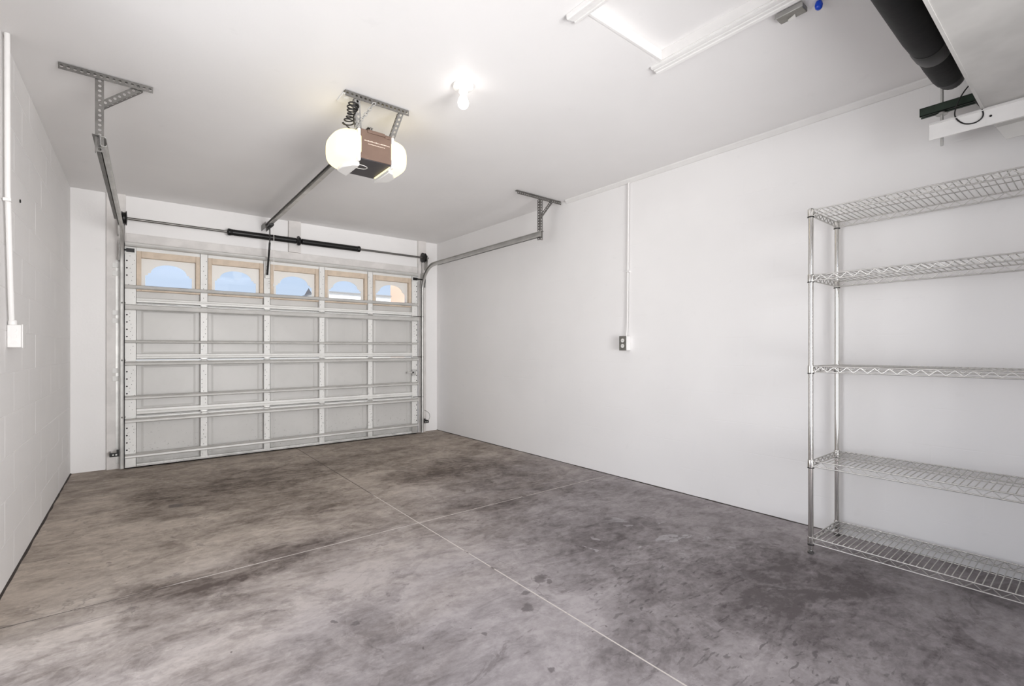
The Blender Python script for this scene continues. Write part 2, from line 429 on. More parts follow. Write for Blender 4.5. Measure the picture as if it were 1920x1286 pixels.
for X_, sg_ in ((XL, 1), (XR, -1)):
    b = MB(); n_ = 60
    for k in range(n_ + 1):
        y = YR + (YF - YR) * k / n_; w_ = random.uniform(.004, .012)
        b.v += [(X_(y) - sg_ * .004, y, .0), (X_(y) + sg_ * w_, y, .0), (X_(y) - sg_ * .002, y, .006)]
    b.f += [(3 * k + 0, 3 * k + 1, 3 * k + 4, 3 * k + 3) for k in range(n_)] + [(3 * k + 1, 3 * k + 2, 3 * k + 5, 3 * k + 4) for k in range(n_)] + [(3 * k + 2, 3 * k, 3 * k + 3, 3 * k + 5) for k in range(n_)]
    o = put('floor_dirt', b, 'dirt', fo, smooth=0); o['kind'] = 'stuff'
# left wall with its blocks (paint-filled joints)
wl = put('wall_left', MB().box((-.2, YR, 0), (-.0018, SDY0, H + .02)).box((-.2, SDY1, 0), (-.0018, YF + .2, H + .02)).box((-.2, SDY0, SDZ), (-.0018, SDY1, H + .02)), 'wall', origin=False, smooth=0)
wl.location = (-.5064, 0, 0); wl.rotation_euler = (0, 0, -.0112); tag(wl, 'white painted concrete block wall on the left', None, kind='structure')
BL, BH, G = .4064, .2, .0011
bmesh_cache = {}
course = 0; z = .006
while z < H - .01:
    h = min(BH, H - z)
    spans = [(YR, SDY0), (SDY1, YF)] if z < SDZ else [(YR, YF)]
    for sa, sb in spans:
        y = YR + (0 if course % 2 else -BL / 2)
        while y < YF:
            a, c = max(y, sa) + G, min(y + BL, sb) - G
            if c - a > .03:
                key = (round(c - a, 3), round(h, 3))
                if key not in bmesh_cache:
                    mb = MB().box((-.03, 0, 0), (0, c - a, h - 2 * G)); me = mb.mesh('block'); me.materials.append(M['wall'])
                    bm = bmesh.new(); bm.from_mesh(me)
                    bmesh.ops.bevel(bm, geom=[e_ for e_ in bm.edges if all(v.co.x > -.001 for v in e_.verts)], offset=.0018, segments=2, affect='EDGES', profile=.5)
                    bm.to_mesh(me); bm.free(); bmesh_cache[key] = me
                o = bpy.data.objects.new('block', bmesh_cache[key]); COL.objects.link(o); o.parent = wl
                o.location = (random.uniform(-.0006, .0002), a, z + G)
            y += BL
    z += BH; course += 1
# right wall
wr = put('wall_right', MB().box((0, YR, 0), (.2, YF + .2, H + .02)), 'wall_r', origin=False, smooth=0)
wr.location = (3.3586, 0, 0); wr.rotation_euler = (0, 0, .0122); tag(wr, 'white painted wall on the right', None, kind='structure')
# front wall around the garage door (opening)
OX0, OX1, OZ = -.03, 2.90, 2.07
b = MB().box((-.46, YF, 0), (OX0, YF + .2, H)).box((OX1, YF, 0), (3.30, YF + .2, H)).box((OX0, YF, OZ), (OX1, YF + .2, H))
tag(put('wall_front', b, 'wall', origin=False, smooth=0), 'white wall around the garage door', None, kind='structure')
tag(put('wall_back', MB().box((-.54, YR - .2, 0), (.35, YR, H)).box((2.15, YR - .2, 0), (3.4, YR, H)).box((.35, YR - .2, 2.1), (2.15, YR, H)), 'wall', origin=False, smooth=0), 'white wall behind the camera', None, kind='structure')  # opening added behind the camera to admit the rear fill light
# ceiling with hatch opening
HX0, HX1, HY0, HY1 = 1.533, 2.084, .58, 1.41
b = MB()
for a, c in (((-.75, YR - .2), (HX0, YF + .2)), ((HX1, YR - .2), (3.6, YF + .2)), ((HX0, YR - .2), (HX1, HY0)), ((HX0, HY1), (HX1, YF + .2))):
    b.box((a[0], a[1], H), (c[0], c[1], H + .12))
tag(put('ceiling', b, 'ceil', origin=False, smooth=0), 'white painted ceiling', None, kind='structure')
# cove strip along the right wall
y0, y1 = YR + .02, 3.30
b = MB(); pr = [(0, 0), (-.012, 0), (-.034, .022), (-.034, .032), (0, .032)]
i = 0; n = len(pr)
for y in (y0, y1): b.v += [(XR(y) + px + .001, y, H - .032 + pz) for px, pz in pr]
b.f += [tuple(range(n)), tuple(range(2 * n - 1, n - 1, -1))] + [(k, n + k, n + (k + 1) % n, (k + 1) % n) for k in range(n)]
tag(put('trim_1', b, 'trim', origin=False), 'white cove strip where right wall meets ceiling', None, kind='structure')

# header and jamb boards on the door wall
tag(put('trim_2', MB().box((-.055, YF - .02, 2.06), (2.985, YF, 2.215)), 'jamb', origin=False, bevel=.002), 'white header board above the garage door', None, kind='structure')
tag(put('trim_3', MB().box((1.37, YF - .04, 2.2155), (1.50, YF, H)), 'jamb', origin=False, bevel=.002), 'white spring mounting board above door centre', None, kind='structure')
tag(put('trim_4', MB().box((-.195, YF - .035, .0), (-.056, YF, H)), 'jamb', origin=False, bevel=.002), 'white jamb board left of the garage door', None, kind='structure')
tag(put('trim_5', MB().box((2.986, YF - .035, .0), (3.10, YF, H)), 'jamb', origin=False, bevel=.002), 'white jamb board right of the garage door', None, kind='structure')

# ------------------------------------------------------------------ garage door
door = thing('door_1', (1.4375, 5.7, 0), 'white sectional steel garage door with five arched windows', 'garage door', kind='structure')
DX0, DX1 = -.065, 2.940
STX = [.559, 1.135, 1.713, 2.293]; SW, EW = .066, .088
SEC = [(.012, .486), (.490, 1.012), (1.016, 1.543), (1.547, 2.115)]
# struts per section (z0,z1) and heavy bottom rail (z0,z1)
STRUT = [[(.101, .142), (.430, .471)], [(.646, .684), (.964, 1.001)], [(1.174, 1.201), (1.482, 1.532)], [(1.681, 1.717), (2.072, 2.113)]]
BRAIL = [(.012, .040), (.504, .555), (1.027, 1.071), (1.558, 1.600)]
YS = 5.752                        # inner skin face
def hat(z0, z1, x0, x1, yb=5.697, yf=5.662):
    c = (z0 + z1) / 2; hh = (z1 - z0) / 2
    pr = [(z0 - .0, yb), (z0, yf + .012), (z0 + hh * .35, yf), (c + hh * .1, yf + .006), (z1 - hh * .25, yf), (z1, yf + .012), (z1, yb)]
    b = MB(); n = len(pr)
    b.v = [(x0, y, z) for z, y in pr] + [(x1, y, z) for z, y in pr]
    b.f = [(k, k + 1, n + k + 1, n + k) for k in range(n - 1)]
    return b.mesh('strut', .0018)
bays = []
ed = [DX0 + EW] + sum([[x - SW / 2, x + SW / 2] for x in STX], []) + [DX1 - EW]
for k in range(0, len(ed), 2): bays.append((ed[k], ed[k + 1]))
hole_me = MB().lathe([(.0065, 0), (.0065, .002)], (0, 0, 0), 'y', 10).mesh('hole'); hole_me.materials.append(M['hole'])
for si, (z0, z1) in enumerate(SEC):
    top = si == 3
    # section frame: top and bottom rails (C channel) - the section object itself
    b = MB()
    rz = .05 if not top else .072
    b.box((DX0, 5.702, z1 - .004), (DX1, YS + .006, z1)).box((DX0, 5.702, z1 - rz), (DX1, 5.706, z1 - .004))
    b.box((DX0, 5.702, z0), (DX1, YS + .006, z0 + .004))
    b.box((DX0, YS + .002, z0), (DX1, YS + .006, z0 + .02))
    sec = put('door_section', b, 'stile', door)
    # bottom rail
    a, c = BRAIL[si]
    pr = [(a, 5.70), (a + .003, 5.692), (a + (c - a) * .42, 5.69), (a + (c - a) * .5, 5.697), (a + (c - a) * .58, 5.69), (c - .003, 5.692), (c, 5.70), (c, YS), (a, YS)]
    put('bottom_rail', MB().prism([(y, z) for z, y in pr], 'x', DX0 + EW, DX1 - EW), 'stile', sec)
    for a, c in STRUT[si]:
        put('strut', hat(a, c, DX0 + .004, DX1 - .004), 'strut', sec)
    # stiles
    for x in STX:
        b = MB().box((x - SW / 2, 5.696, z0 + .004), (x + SW / 2, 5.699, z1 - .004)).box((x - SW / 2, 5.696, z0 + .004), (x - SW / 2 + .003, YS, z1 - .004)).box((x + SW / 2 - .003, 5.696, z0 + .004), (x + SW / 2, YS, z1 - .004))
        st = put('stile', b, 'stile', sec)
        rb = MB()
        for k in range(9):
            zz = z0 + .09 + (z1 - z0 - .2) * k / 8 + random.uniform(-.012, .012); xx = x + random.choice((-.018, -.004, .012, .02))
            rb.lathe([(.0035, 0), (.0035, .0012)], (xx, 5.6955, zz), 'y', 6)
        put('rivet', rb, 'hole', st, smooth=0)['kind'] = 'stuff'
    for x0, sgn in ((DX0, 1), (DX1 - EW, -1)):
        b = MB().box((x0, 5.694, z0 + .004), (x0 + EW, 5.697, z1 - .004))
        b.box((x0, 5.694, z0 + .004), (x0 + .003, YS, z1 - .004)).box((x0 + EW - .003, 5.694, z0 + .004), (x0 + EW, YS, z1 - .004))
        st = put('end_stile', b, 'stile', sec)
        for k in range(4):
            o = bpy.data.objects.new('stile_hole', hole_me); COL.objects.link(o); o.parent = st
            xx = x0 + .018 if sgn > 0 else x0 + EW - .018
            o.location = Vector((xx, 5.6925, z1 - .105 - .068 * k)) - wloc(st)
        rb = MB()
        for k in range(12):
            rb.lathe([(.003, 0), (.003, .0012)], (x0 + EW * random.uniform(.35, .85), 5.6935, z0 + .06 + (z1 - z0 - .15) * k / 11), 'y', 6)
        put('rivet', rb, 'hole', st, smooth=0)['kind'] = 'stuff'
    # panels
    for x0, x1 in bays:
        pz1 = z1 - .004 if not top else 1.668
        b = MB().box((x0 - .003, YS, z0 + .004), (x1 + .003, YS + .005, pz1))
        pn = put('panel', b, 'door', sec)
        if not top:
            fx0, fx1, fz0, fz1 = x0 + .035, x1 - .035, BRAIL[si][1] + .004 if si else .045, z1 - .054
            bb = MB()
            o_ = [(fx0, fz0), (fx1, fz0), (fx1, fz1), (fx0, fz1)]
            i_ = [(fx0 + .018, fz0 + .018), (fx1 - .018, fz0 + .018), (fx1 - .018, fz1 - .018), (fx0 + .018, fz1 - .018)]
            bb.v = [(x, YS - .0005, z) for x, z in o_] + [(x, YS - .0045, z) for x, z in i_]
            bb.f = [(k, (k + 1) % 4, 4 + (k + 1) % 4, 4 + k) for k in range(4)] + [(4, 5, 6, 7)]
            put('embossed_field', bb, 'door', pn, smooth=0)
        else:
            zt, zb, fw = 2.045, 1.666, .036
            b = MB().box((x0 - .002, 5.703, zb), (x0 + fw, YS + .012, zt)).box((x1 - fw, 5.703, zb), (x1 + .002, YS + .012, zt))
            b.box((x0 + fw, 5.703, zt - .063), (x1 - fw, YS + .012, zt)).box((x0 + fw, 5.703, zb), (x1 - fw, YS + .012, zb + .02))
            put('window_frame', b, 'tan', sec, bevel=.003)
            ix0, ix1, iz0, iz1 = x0 + fw, x1 - fw, zb + .02, zt - .063
            # arched insert: outer rectangle minus stepped arch
            mg = .030; cxx = (ix0 + ix1) / 2; hw = (ix1 - ix0) / 2 - mg
            arch = [(-hw, iz0 + .012), (-hw, 1.824), (-hw + .020, 1.828), (-hw + .022, 1.846), (-hw + .042, 1.850)]
            ra = hw - .042
            K = 14
            for k in range(1, K):
                t = PI * k / K
                arch.append((-ra * math.cos(t), 1.850 + .088 * math.sin(t)))
            arch += [(-q[0], q[1]) for q in reversed(arch[:5])]
            b = MB(); n = len(arch)
            outp = []
            for u, zz in arch:     # matching outer point
                if zz < 1.835 and abs(u) >= hw - .021: outp.append((math.copysign(ix1 - cxx, u), max(iz0, zz if zz > iz0 + .02 else iz0)))
                else: outp.append((u, iz1))
            outp[2] = (-(ix1 - cxx), iz1); outp[-3] = ((ix1 - cxx), iz1)
            ya, yb = YS - .004, YS + .002
            for yy in (ya, yb):
                b.v += [(cxx + u, yy, zz) for u, zz in arch] + [(cxx + u, yy, zz) for u, zz in outp]
            for k in range(n - 1):
                b.f.append((k, k + 1, n + k + 1, n + k)); b.f.append((2 * n + k, 3 * n + k, 3 * n + k + 1, 2 * n + k + 1))
                b.f.append((k, 2 * n + k, 2 * n + k + 1, k + 1))
            put('window_insert', b, 'insert', sec, smooth=0)
            put('insert_sill', MB().box((ix0, ya, iz0), (ix1, yb, iz0 + .012)), 'insert', sec, smooth=0)
            put('pane', MB().box((ix0 - .002, YS + .005, iz0 - .002), (ix1 + .002, YS + .009, iz1 + .002)), 'glass', sec, smooth=0)
# hinges at the three seams, end hinges with rollers
for si in range(3):
    zs = (SEC[si][1] + SEC[si + 1][0]) / 2
    sec_list = [c for c in door.children if c.name.startswith('door_section')]
    par = sec_list[si]
    for x in STX:
        hg = put('hinge', MB().box((x - .02, 5.690, zs - .03), (x + .02, 5.6955, zs + .012)).tube([(x - .026, 5.688, zs - .004), (x + .026, 5.688, zs - .004)], .006, 8), 'galv', par)
    for x, sg in ((DX0 + EW / 2, -1), (DX1 - EW / 2, 1)):
        hg = put('end_hinge', MB().box((x - .04, 5.688, zs - .04), (x + .04, 5.6935, zs + .02)).box((x - .04, 5.672, zs - .008), (x + .04, 5.69, zs - .004)), 'stile', par)
        put('roller_stem', MB().tube([(x - .035, 5.678, zs), (x + sg * (.054 if sg < 0 else .094), 5.678, zs)], .0055, 8).lathe([(.019, -.006), (.021, 0), (.019, .006)], (x + sg * (.060 if sg < 0 else .102), 5.678, zs), 'x', 16), 'galv_d', par)
par = [c for c in door.children if c.name.startswith('door_section')][3]
for x, sg in ((DX0 + EW / 2, -1), (DX1 - EW / 2, 1)):
    put('top_bracket', MB().box((x - .042, 5.675, 2.008), (x + .042, 5.694, 2.014)).box((x - .042, 5.690, 2.0), (x + .042, 5.694, 2.068)).box((x - .042, 5.675, 2.06), (x + .042, 5.694, 2.066)), 'stile', par)
    put('top_roller', MB().tube([(x - .03, 5.668, 2.037), (x + sg * (.06 if sg < 0 else .10), 5.668, 2.037)], .008, 8).box((x - .03, 5.676, 2.022), (x + .03, 5.688, 2.055)), 'black', par)
put('bottom_seal', MB().tube([(DX0, 5.73, .012), (DX1, 5.73, .012)], .012, 8), 'rubber', [c for c in door.children if c.name.startswith('door_section')][0])
for x in (DX0 + EW / 2, DX1 - EW / 2):
    put('bottom_bracket', MB().box((x - .04, 5.686, .02), (x + .04, 5.692, .12)), 'galv', [c for c in door.children if c.name.startswith('door_section')][0], bevel=.001)
put('lock_bolt', MB().box((DX1 - .16, 5.68, .80), (DX1 - .06, 5.692, .822)).box((DX1 - .085, 5.68, .77), (DX1 - .03, 5.693, .85)), 'galv', [c for c in door.children if c.name.startswith('door_section')][1], bevel=.001)
put('lift_handle', MB().box((1.112, 5.668, 1.885), (1.158, 5.694, 1.93)).lathe([(.016, -.004), (.016, .004)], (1.135, 5.668, 1.915), 'y', 14), 'galv', par, bevel=.002)

# ------------------------------------------------------------------ door tracks
def track(side, label):
    sg = 1 if side == 'L' else -1          # opening direction (towards door)
    xt = -.095 if side == 'L' else 3.012   # web plane
    xe = -.135 if side == 'L' else 3.012   # at the rear hanger
    T = thing('door_track', (xt, 5.68, 0), label, 'door track', 'galvanised garage door tracks')
    R = .33; ZH = 2.205; YV = 5.685; YE = 3.28 if side == 'L' else 3.34
    path = [(xt, YV, .015), (xt, YV, ZH - R)]
    for k in range(1, 13):
        a = PI / 2 * k / 12
        path.append((xt, YV - R + R * math.cos(a), ZH - R + R * math.sin(a)))
    ncur = len(path)
    path.append((xe, YE, ZH))
    def frame(k):
        p = [Vector(q) for q in path]
        t = (p[min(k + 1, len(p) - 1)] - p[max(k - 1, 0)]).normalized()
        A = Vector((sg, 0, 0)); B = Vector((0, -t.z, t.y))   # towards room/down side
        return A, B
    pr = [(.024, -.018), (.021, -.024), (.012, -.026), (.002, -.0245), (0, -.021), (0, .021), (.002, .0245), (.018, .026), (.026, .022), (.027, .014)]
    v = MB(); v.sheet(pr, path[:2], lambda k: frame(0)); put('vertical_track', v, 'galv', T, th=.002)
    c = MB(); c.sheet(pr, path[1:], lambda k: frame(k + 1)); put('curved_track', c, 'galv', T, th=.002)
    xo = xt - sg * .003
    an = MB(); q0 = xe - sg * .003; q1 = xo
    for w0, w1, z0_, z1_ in ((0, .003, -.028, .03), (0, .03, .027, .030)):
        i0 = len(an.v)
        for q, y in ((q0, YE), (q1, 5.30)):
            an.v += [(q - sg * w0, y, ZH + z0_), (q - sg * w1, y, ZH + z0_), (q - sg * w1, y, ZH + z1_), (q - sg * w0, y, ZH + z1_)]
        an.f += [tuple(i0 + k for k in f_) for f_ in ((0, 1, 2, 3), (7, 6, 5, 4), (0, 4, 5, 1), (1, 5, 6, 2), (2, 6, 7, 3), (3, 7, 4, 0))]
    put('track_angle', an, 'galv_d', T)
    # jamb angle the track is bolted to
    ja = MB().box((min(xo, xo - sg * .004), YV + .02, .05), (max(xo, xo - sg * .004), 5.763, 1.95)).box((min(xo, xo - sg * .03), 5.759, .05), (max(xo, xo - sg * .03), 5.763, 1.95))
    if side == 'L': put('jamb_angle', ja, 'galv', T)
    # hangers
    yh = YE + .02; xh = xe + (-.02 if side == 'L' else .005)
    if side == 'L': xa, xb, xbr, zbr = -.297, .085, .02, 2.385
    else: xa, xb, xbr, zbr = 2.735, 3.290, 3.165, 2.36
    put('ceiling_angle', perf_angle((xa, yh, H - .0025), (xb, yh, H - .0025), (0, 0, -1), (0, 1, 0), w=.034), 'galv_d', T, smooth=0)
    put('hanger', perf_angle((xh, yh + .004, H - .03), (xh, yh + .004, ZH - .05), (1, 0, 0), (0, 1, 0), w=.034), 'galv_d', T, smooth=0)
    d = Vector((xbr - xh, 0, H - .03 - zbr)).normalized(); nn = Vector((-d.z, 0, d.x))
    put('brace', perf_angle((xh + .02, yh + .008, zbr), (xbr + .02, yh + .008, H - .03), nn, (0, 1, 0), w=.03), 'galv_d', T, smooth=0)
    # wall brackets
    for z in (.12, .88, 1.42, 1.86):
        bl = 'black' if z < .2 else 'stile'
        if z < .2: continue
        xw = xo - sg * .055
        for dz in (-.06, .015):
            put('track_bracket', MB().box((min(xo, xw), 5.755, z + dz), (max(xo, xw), 5.7645, z + dz + .045)), 'stile', T, bevel=.001)
    # flag bracket at the curve
    fx = xo - sg * .002
    fb = MB().box((min(fx, fx - sg * .003), 5.62, 1.93), (max(fx, fx - sg * .003), 5.764, 2.13))
    put('flag_bracket', fb, 'galv', T)
    return T
track('L', 'galvanised door track along the left wall with perforated ceiling hanger')
track('R', 'galvanised curved door track by the right wall with perforated ceiling hanger')

# ------------------------------------------------------------------ torsion spring assembly
SZ, SY = 2.335, 5.70
T = thing('torsion_spring_shaft', (1.463, SY, SZ), 'steel shaft with two black torsion springs above the garage door', 'spring shaft')
put('shaft', MB().tube([(-.13, SY, SZ), (3.10, SY, SZ)], .0125, 12), 'galv_d', T)
for x0, x1 in ((.79, 1.445), (1.481, 2.14)):
    r0 = .031; N = 44
    pr = [(.016, x0)]
    n = 80
    for k in range(n + 1):
        pr.append((r0 + (.0022 if k % 2 else -.001), x0 + .012 + (x1 - x0 - .024) * k / n))
    pr.append((.016, x1))
    put('spring', MB().lathe(pr, (0, SY, SZ), 'x', 20), 'black', T, smooth=60)
    xc = x0 if x0 < 1 else x1
    sgn = -1 if x0 < 1 else 1
    put('winding_cone', MB().lathe([(.016, -.03), (.03, -.026), (.037, -.018), (.037, -.006), (.033, .012)] if sgn < 0 else [(.033, -.012), (.037, .006), (.037, .018), (.03, .026), (.016, .03)], (xc, SY, SZ), 'x', 16), 'black', T)
put('centre_bracket', MB().lathe([(.02, -.014), (.045, -.012), (.05, 0), (.045, .012), (.02, .014)], (1.463, SY, SZ), 'x', 18).box((1.457, SY, SZ - .03), (1.469, 5.759, SZ + .06)), 'black', T)
for x, sg in ((-.066, 1), (3.03, -1)):
    pr = [(.02, -.022), (.058, -.020), (.062, -.015), (.052, -.011), (.052, .008), (.064, .012), (.066, .018), (.03, .022)]
    if sg < 0: pr = [(r_, -h_) for r_, h_ in reversed(pr)]
    put('cable_drum', MB().lathe(pr, (x, SY, SZ), 'x', 26), 'black', T)
    put('lift_cable', MB().tube([(x, SY + .05, SZ), (x, 5.752, SZ - .15), (x, 5.752, .12)], .0022, 6), 'galv_d', T)
    put('end_bearing', MB().box((x - sg * .046, SY - .03, SZ - .16), (x - sg * .042, 5.764, SZ + .03)).lathe([(.024, -.006), (.024, .006)], (x - sg * .044, SY, SZ), 'x', 14), 'galv', T)

# ------------------------------------------------------------------ opener
OXC = 1.125; OY0, OY1, OZ0, OZ1 = 2.70, 2.985, 2.225, 2.395
T = thing('garage_door_opener', (OXC, (OY0 + OY1) / 2, OZ0), 'garage door opener with brown chassis and two glowing white lenses hanging from ceiling', 'door opener')
ch = put('chassis', MB().box((OXC - .098, OY0 + .006, OZ0), (OXC + .098, OY1, OZ1)), 'dark_pan', T, bevel=.004)
pn = put('end_panel', MB().box((OXC - .094, OY0, OZ0 + .004), (OXC + .094, OY0 + .0075, OZ1 + .004)), 'brown', T, bevel=.002)
put('panel_lip', MB().box((OXC - .055, OY0 - .006, OZ1 - .012), (OXC + .05, OY0 + .001, OZ1 + .007)).box((OXC + .052, OY0 - .005, OZ1 - .018), (OXC + .085, OY0 + .001, OZ1 - .004)), 'brown', pn, bevel=.002)
b = MB(); xx = OXC - .075
random.seed(3)
while xx < OXC + .075:
    w = random.uniform(.004, .009); hh = random.choice((.0035, .0055)); b.box((xx, OY0 - .0006, OZ0 + .108), (xx + w, OY0 + .001, OZ0 + .108 + hh)); xx += w + .0018
xx = OXC - .05
while xx < OXC + .05:
    w = random.uniform(.004, .008); b.box((xx, OY0 - .0006, OZ0 + .092), (xx + w, OY0 + .001, OZ0 + .0955)); xx += w + .002
put('label_print', b, 'label', pn, smooth=0)
def superlens(sg):
    b = MB(); c = Vector((OXC + sg * .092, (OY0 + OY1) / 2 + .002, (OZ0 + OZ1) / 2 - .002)); nu, nv = 10, 24
    ax, ay, az = .138, .148, .102
    def pw(v, e): return math.copysign(abs(v) ** e, v)
    for i in range(nu + 1):
        u = (PI / 2) * i / nu
        cu = max(math.cos(u), 0) ** .55; su = math.sin(u) ** .85
        for j in range(nv):
            a = 2 * PI * j / nv
            b.v.append((c.x + sg * ax * su, c.y + ay * cu * pw(math.cos(a), .55), c.z + az * cu * pw(math.sin(a), .62)))
    for i in range(nu):
        for j in range(nv):
            b.f.append((i * nv + j, i * nv + (j + 1) % nv, (i + 1) * nv + (j + 1) % nv, (i + 1) * nv + j))
    b.f.append(tuple(range(nv)))
    return b
for sg in (-1, 1):
    put('light_lens', superlens(sg), 'lens', T, smooth=28)['label'] = 'glowing warm white lens'
    x0, x1 = OXC + sg * .094, OXC + sg * .112
    put('lens_base', MB().box((min(x0, x1), OY0 - .003, OZ0 - .014), (max(x0, x1), OY1 + .004, OZ1 + .003)), 'white_pl', T, bevel=.006)
for sg in (-1, 1):
    x0, x1 = OXC + sg * .09, OXC + sg * .165
    b = MB().prism([(x0, OY1 - .03), (x0, OY0 + .03), (OXC + sg * .125, OY0 + .05), (x1, OY0 + .12), (x1, OY1 - .09)], 'z', OZ0 - .034, OZ0 - .012)
    put('lens_vent', b, 'white_pl', T, bevel=.004)
loop = [(OXC - .07 + .05 * math.sin(t), OY0 + .10 + .045 * math.cos(t), OZ0 - .006 - .012 * math.sin(t * .5)) for t in [k * .3 for k in range(16)]]
put('antenna_wire', MB().tube(loop, .002, 6), 'white_pl', T)
# rail
RZ = 2.425
put('rail', MB().box((OXC - .016, OY0 + .09, RZ - .004), (OXC + .016, 5.62, RZ)).box((OXC - .003, OY0 + .09, RZ), (OXC + .003, 5.62, RZ + .036)).box((OXC - .016, OY0 + .09, RZ + .033), (OXC + .016, 5.62, RZ + .037)), 'rail', T)
put('rail_mount', MB().box((OXC - .05, OY0 + .05, OZ1), (OXC + .05, OY0 + .22, RZ - .004)), 'galv_d', T, bevel=.002)
put('drive_chain', MB().tube([(OXC - .024, OY0 + .12, RZ + .018), (OXC - .024, 5.60, RZ + .018)], .005, 6).tube([(OXC + .024, OY0 + .12, RZ + .018), (OXC + .024, 5.60, RZ + .018)], .005, 6), 'black', T)
put('header_bracket', MB().box((OXC - .025, 5.60, RZ - .012), (OXC - .021, YF - .001, RZ + .05)).box((OXC + .021, 5.60, RZ - .012), (OXC + .025, YF - .001, RZ + .05)).lathe([(.028, -.01), (.028, .01)], (OXC, 5.60, RZ + .016), 'z', 18), 'galv_d', T)
put('trolley', MB().box((OXC - .022, 5.42, RZ - .022), (OXC + .022, 5.56, RZ - .003)), 'black_pl', T, bevel=.003)
put('door_arm', MB().box((OXC - .004, 5.50, 2.16), (OXC + .004, 5.525, RZ - .012)).tube([(OXC, 5.512, 2.24), (OXC + .002, 5.64, 1.915)], .010, 8), 'black', T)
put('release_cord', MB().tube([(OXC + .03, 5.47, RZ - .02), (OXC + .031, 5.47, 1.80)], .0025, 6).lathe([(.004, 0), (.009, .01), (.009, .03), (.004, .04)], (OXC + .031, 5.47, 1.77), 'z', 10), 'white_pl', T)
# hangers of the opener
hb = 2.655
put('ceiling_angle', perf_angle((OXC - .2, hb, H - .0025), (OXC + .185, hb, H - .0025), (0, 0, -1), (0, 1, 0), w=.034), 'galv_d', T, smooth=0)
put('hanger', perf_angle((OXC - .145, hb + .004, H - .03), (OXC - .098, OY0 + .05, OZ1 - .01), (1, 0, 0), (0, 1, 0), w=.03), 'galv_d', T, smooth=0)
put('hanger', perf_angle((OXC + .125, hb + .004, H - .03), (OXC + .098, OY0 + .05, OZ1 - .01), (1, 0, 0), (0, 1, 0), w=.03), 'galv_d', T, smooth=0)
# safety chain
b = MB(); p0 = Vector((OXC - .035, hb - .012, H - .03)); p1 = Vector((OXC - .115, OY0 + .04, OZ1 + .01)); dd = p1 - p0; n = 10
dn = dd.normalized(); s1 = dn.cross(Vector((1, 0, 0))).normalized(); s2 = dn.cross(s1)
for k in range(n):
    c = p0 + dd * ((k + .5) / n); L = dd.length / n * .72; sd = s1 if k % 2 else s2
    b.tube([c + dn * (L * math.cos(t)) + sd * (.0085 * math.sin(t)) for t in [2 * PI * j / 12 for j in range(12)]], .0022, 6, closed=True)
put('safety_chain', b, 'galv', T)
# coiled power cord
pts = [(OXC - .112, 2.72, H - .035), (OXC - .108, 2.70, H - .06), (OXC - .125, 2.68, H - .085), (OXC - .16, 2.67, H - .08)]
p0 = Vector((OXC - .150, 2.655, H - .060)); p1 = Vector((OXC - .158, 2.73, OZ1 + .02))
for k in range(0, 111):
    t = k / 110; c = p0.lerp(p1, t); a = 2 * PI * t * 6.5; rr = .024 + .006 * math.sin(t * 8)
    pts.append(tuple(c + Vector((rr * math.cos(a), rr * math.sin(a), 0))))
pts += [(OXC - .14, 2.75, OZ1 + .004)]
co = put('power_cord', MB().tube(pts, .0038, 7), 'black_pl', T)
put('plug', MB().tube([(OXC - .112, 2.72, H - .012), (OXC - .112, 2.72, H - .052)], [.013, .008], 10), 'black_pl', co)

# ceiling receptacle above the opener
T = thing('ceiling_outlet', (OXC - .13, 2.745, H), 'white outlet plate on ceiling above the door opener', 'outlet')
put('cover_plate', MB().box((OXC - .20, 2.685, H - .011), (OXC - .075, 2.80, H - .0005)), 'white_pl', T, bevel=.003)
put('receptacle', MB().lathe([(.017, 0), (.017, .003)], (OXC - .165, 2.735, H - .0135), 'z', 18), 'white_pl', T)

# ------------------------------------------------------------------ bare bulb
BX, BY = 1.42, 2.215
T = thing('ceiling_lamp', (BX, BY, H), 'lit bare bulb in white porcelain socket on the ceiling', 'ceiling lamp')
put('socket_base', MB().lathe([(.056, 0), (.058, .006), (.056, .014), (.034, .022), (.028, .026), (.026, .038), (.022, .042)], (BX, BY, H - .0005), 'z', 32, -1), 'porcelain', T, smooth=40)
put('bulb', MB().lathe([(.013, .040), (.014, .050), (.018, .062), (.026, .080), (.030, .096), (.0285, .110), (.022, .121), (.012, .128), (.003, .130)], (BX, BY, H), 'z', 24, -1), 'bulb', T, smooth=60)['label'] = 'glowing frosted bulb'
# ------------------------------------------------------------------ outlets
yo = 3.30; xo = XL(yo)
T = thing('wall_outlet', (xo, yo, 1.12), 'white painted outlet box with conduit on the left wall', 'outlet')
put('box', MB().box((xo + .0005, yo - .045, 1.127), (xo + .048, yo + .058, 1.235)), 'trim', T, bevel=.003)
for k in range(3):
    put('knockout', MB().lathe([(.0105, 0), (.0105, .0035), (.007, .0035), (.007, .0015)], (xo + .0235, yo - .0475, 1.150 + .031 * k), 'y', 16), 'trim', T)
    put('side_knockout', MB().lathe([(.0105, 0), (.0105, .003), (.006, .003)], (xo + .0475, yo + .006, 1.150 + .031 * k), 'x', 16), 'trim', T)
put('face_plate', MB().box((xo + .048, yo - .035, 1.124), (xo + .053, yo + .055, 1.238)), 'trim', T, bevel=.002)
put('conduit', MB().tube([(xo + .016, yo - .035, 1.236), (xo + .016, yo - .06, 1.35), (xo + .016, yo - .135, 1.85), (xo + .016, yo - .145, H - .001)], .0105, 12), 'trim', T)
put('conduit_collar', MB().lathe([(.016, 0), (.016, .018), (.012, .022)], (xo + .018, yo - .035, 1.2355), 'z', 16), 'trim', T)
put('conduit_clip', MB().box((xo + .001, yo - .148, 1.80), (xo + .029, yo - .112, 1.815)), 'trim', T, bevel=.002)
yo = 2.585; xo = XR(yo)
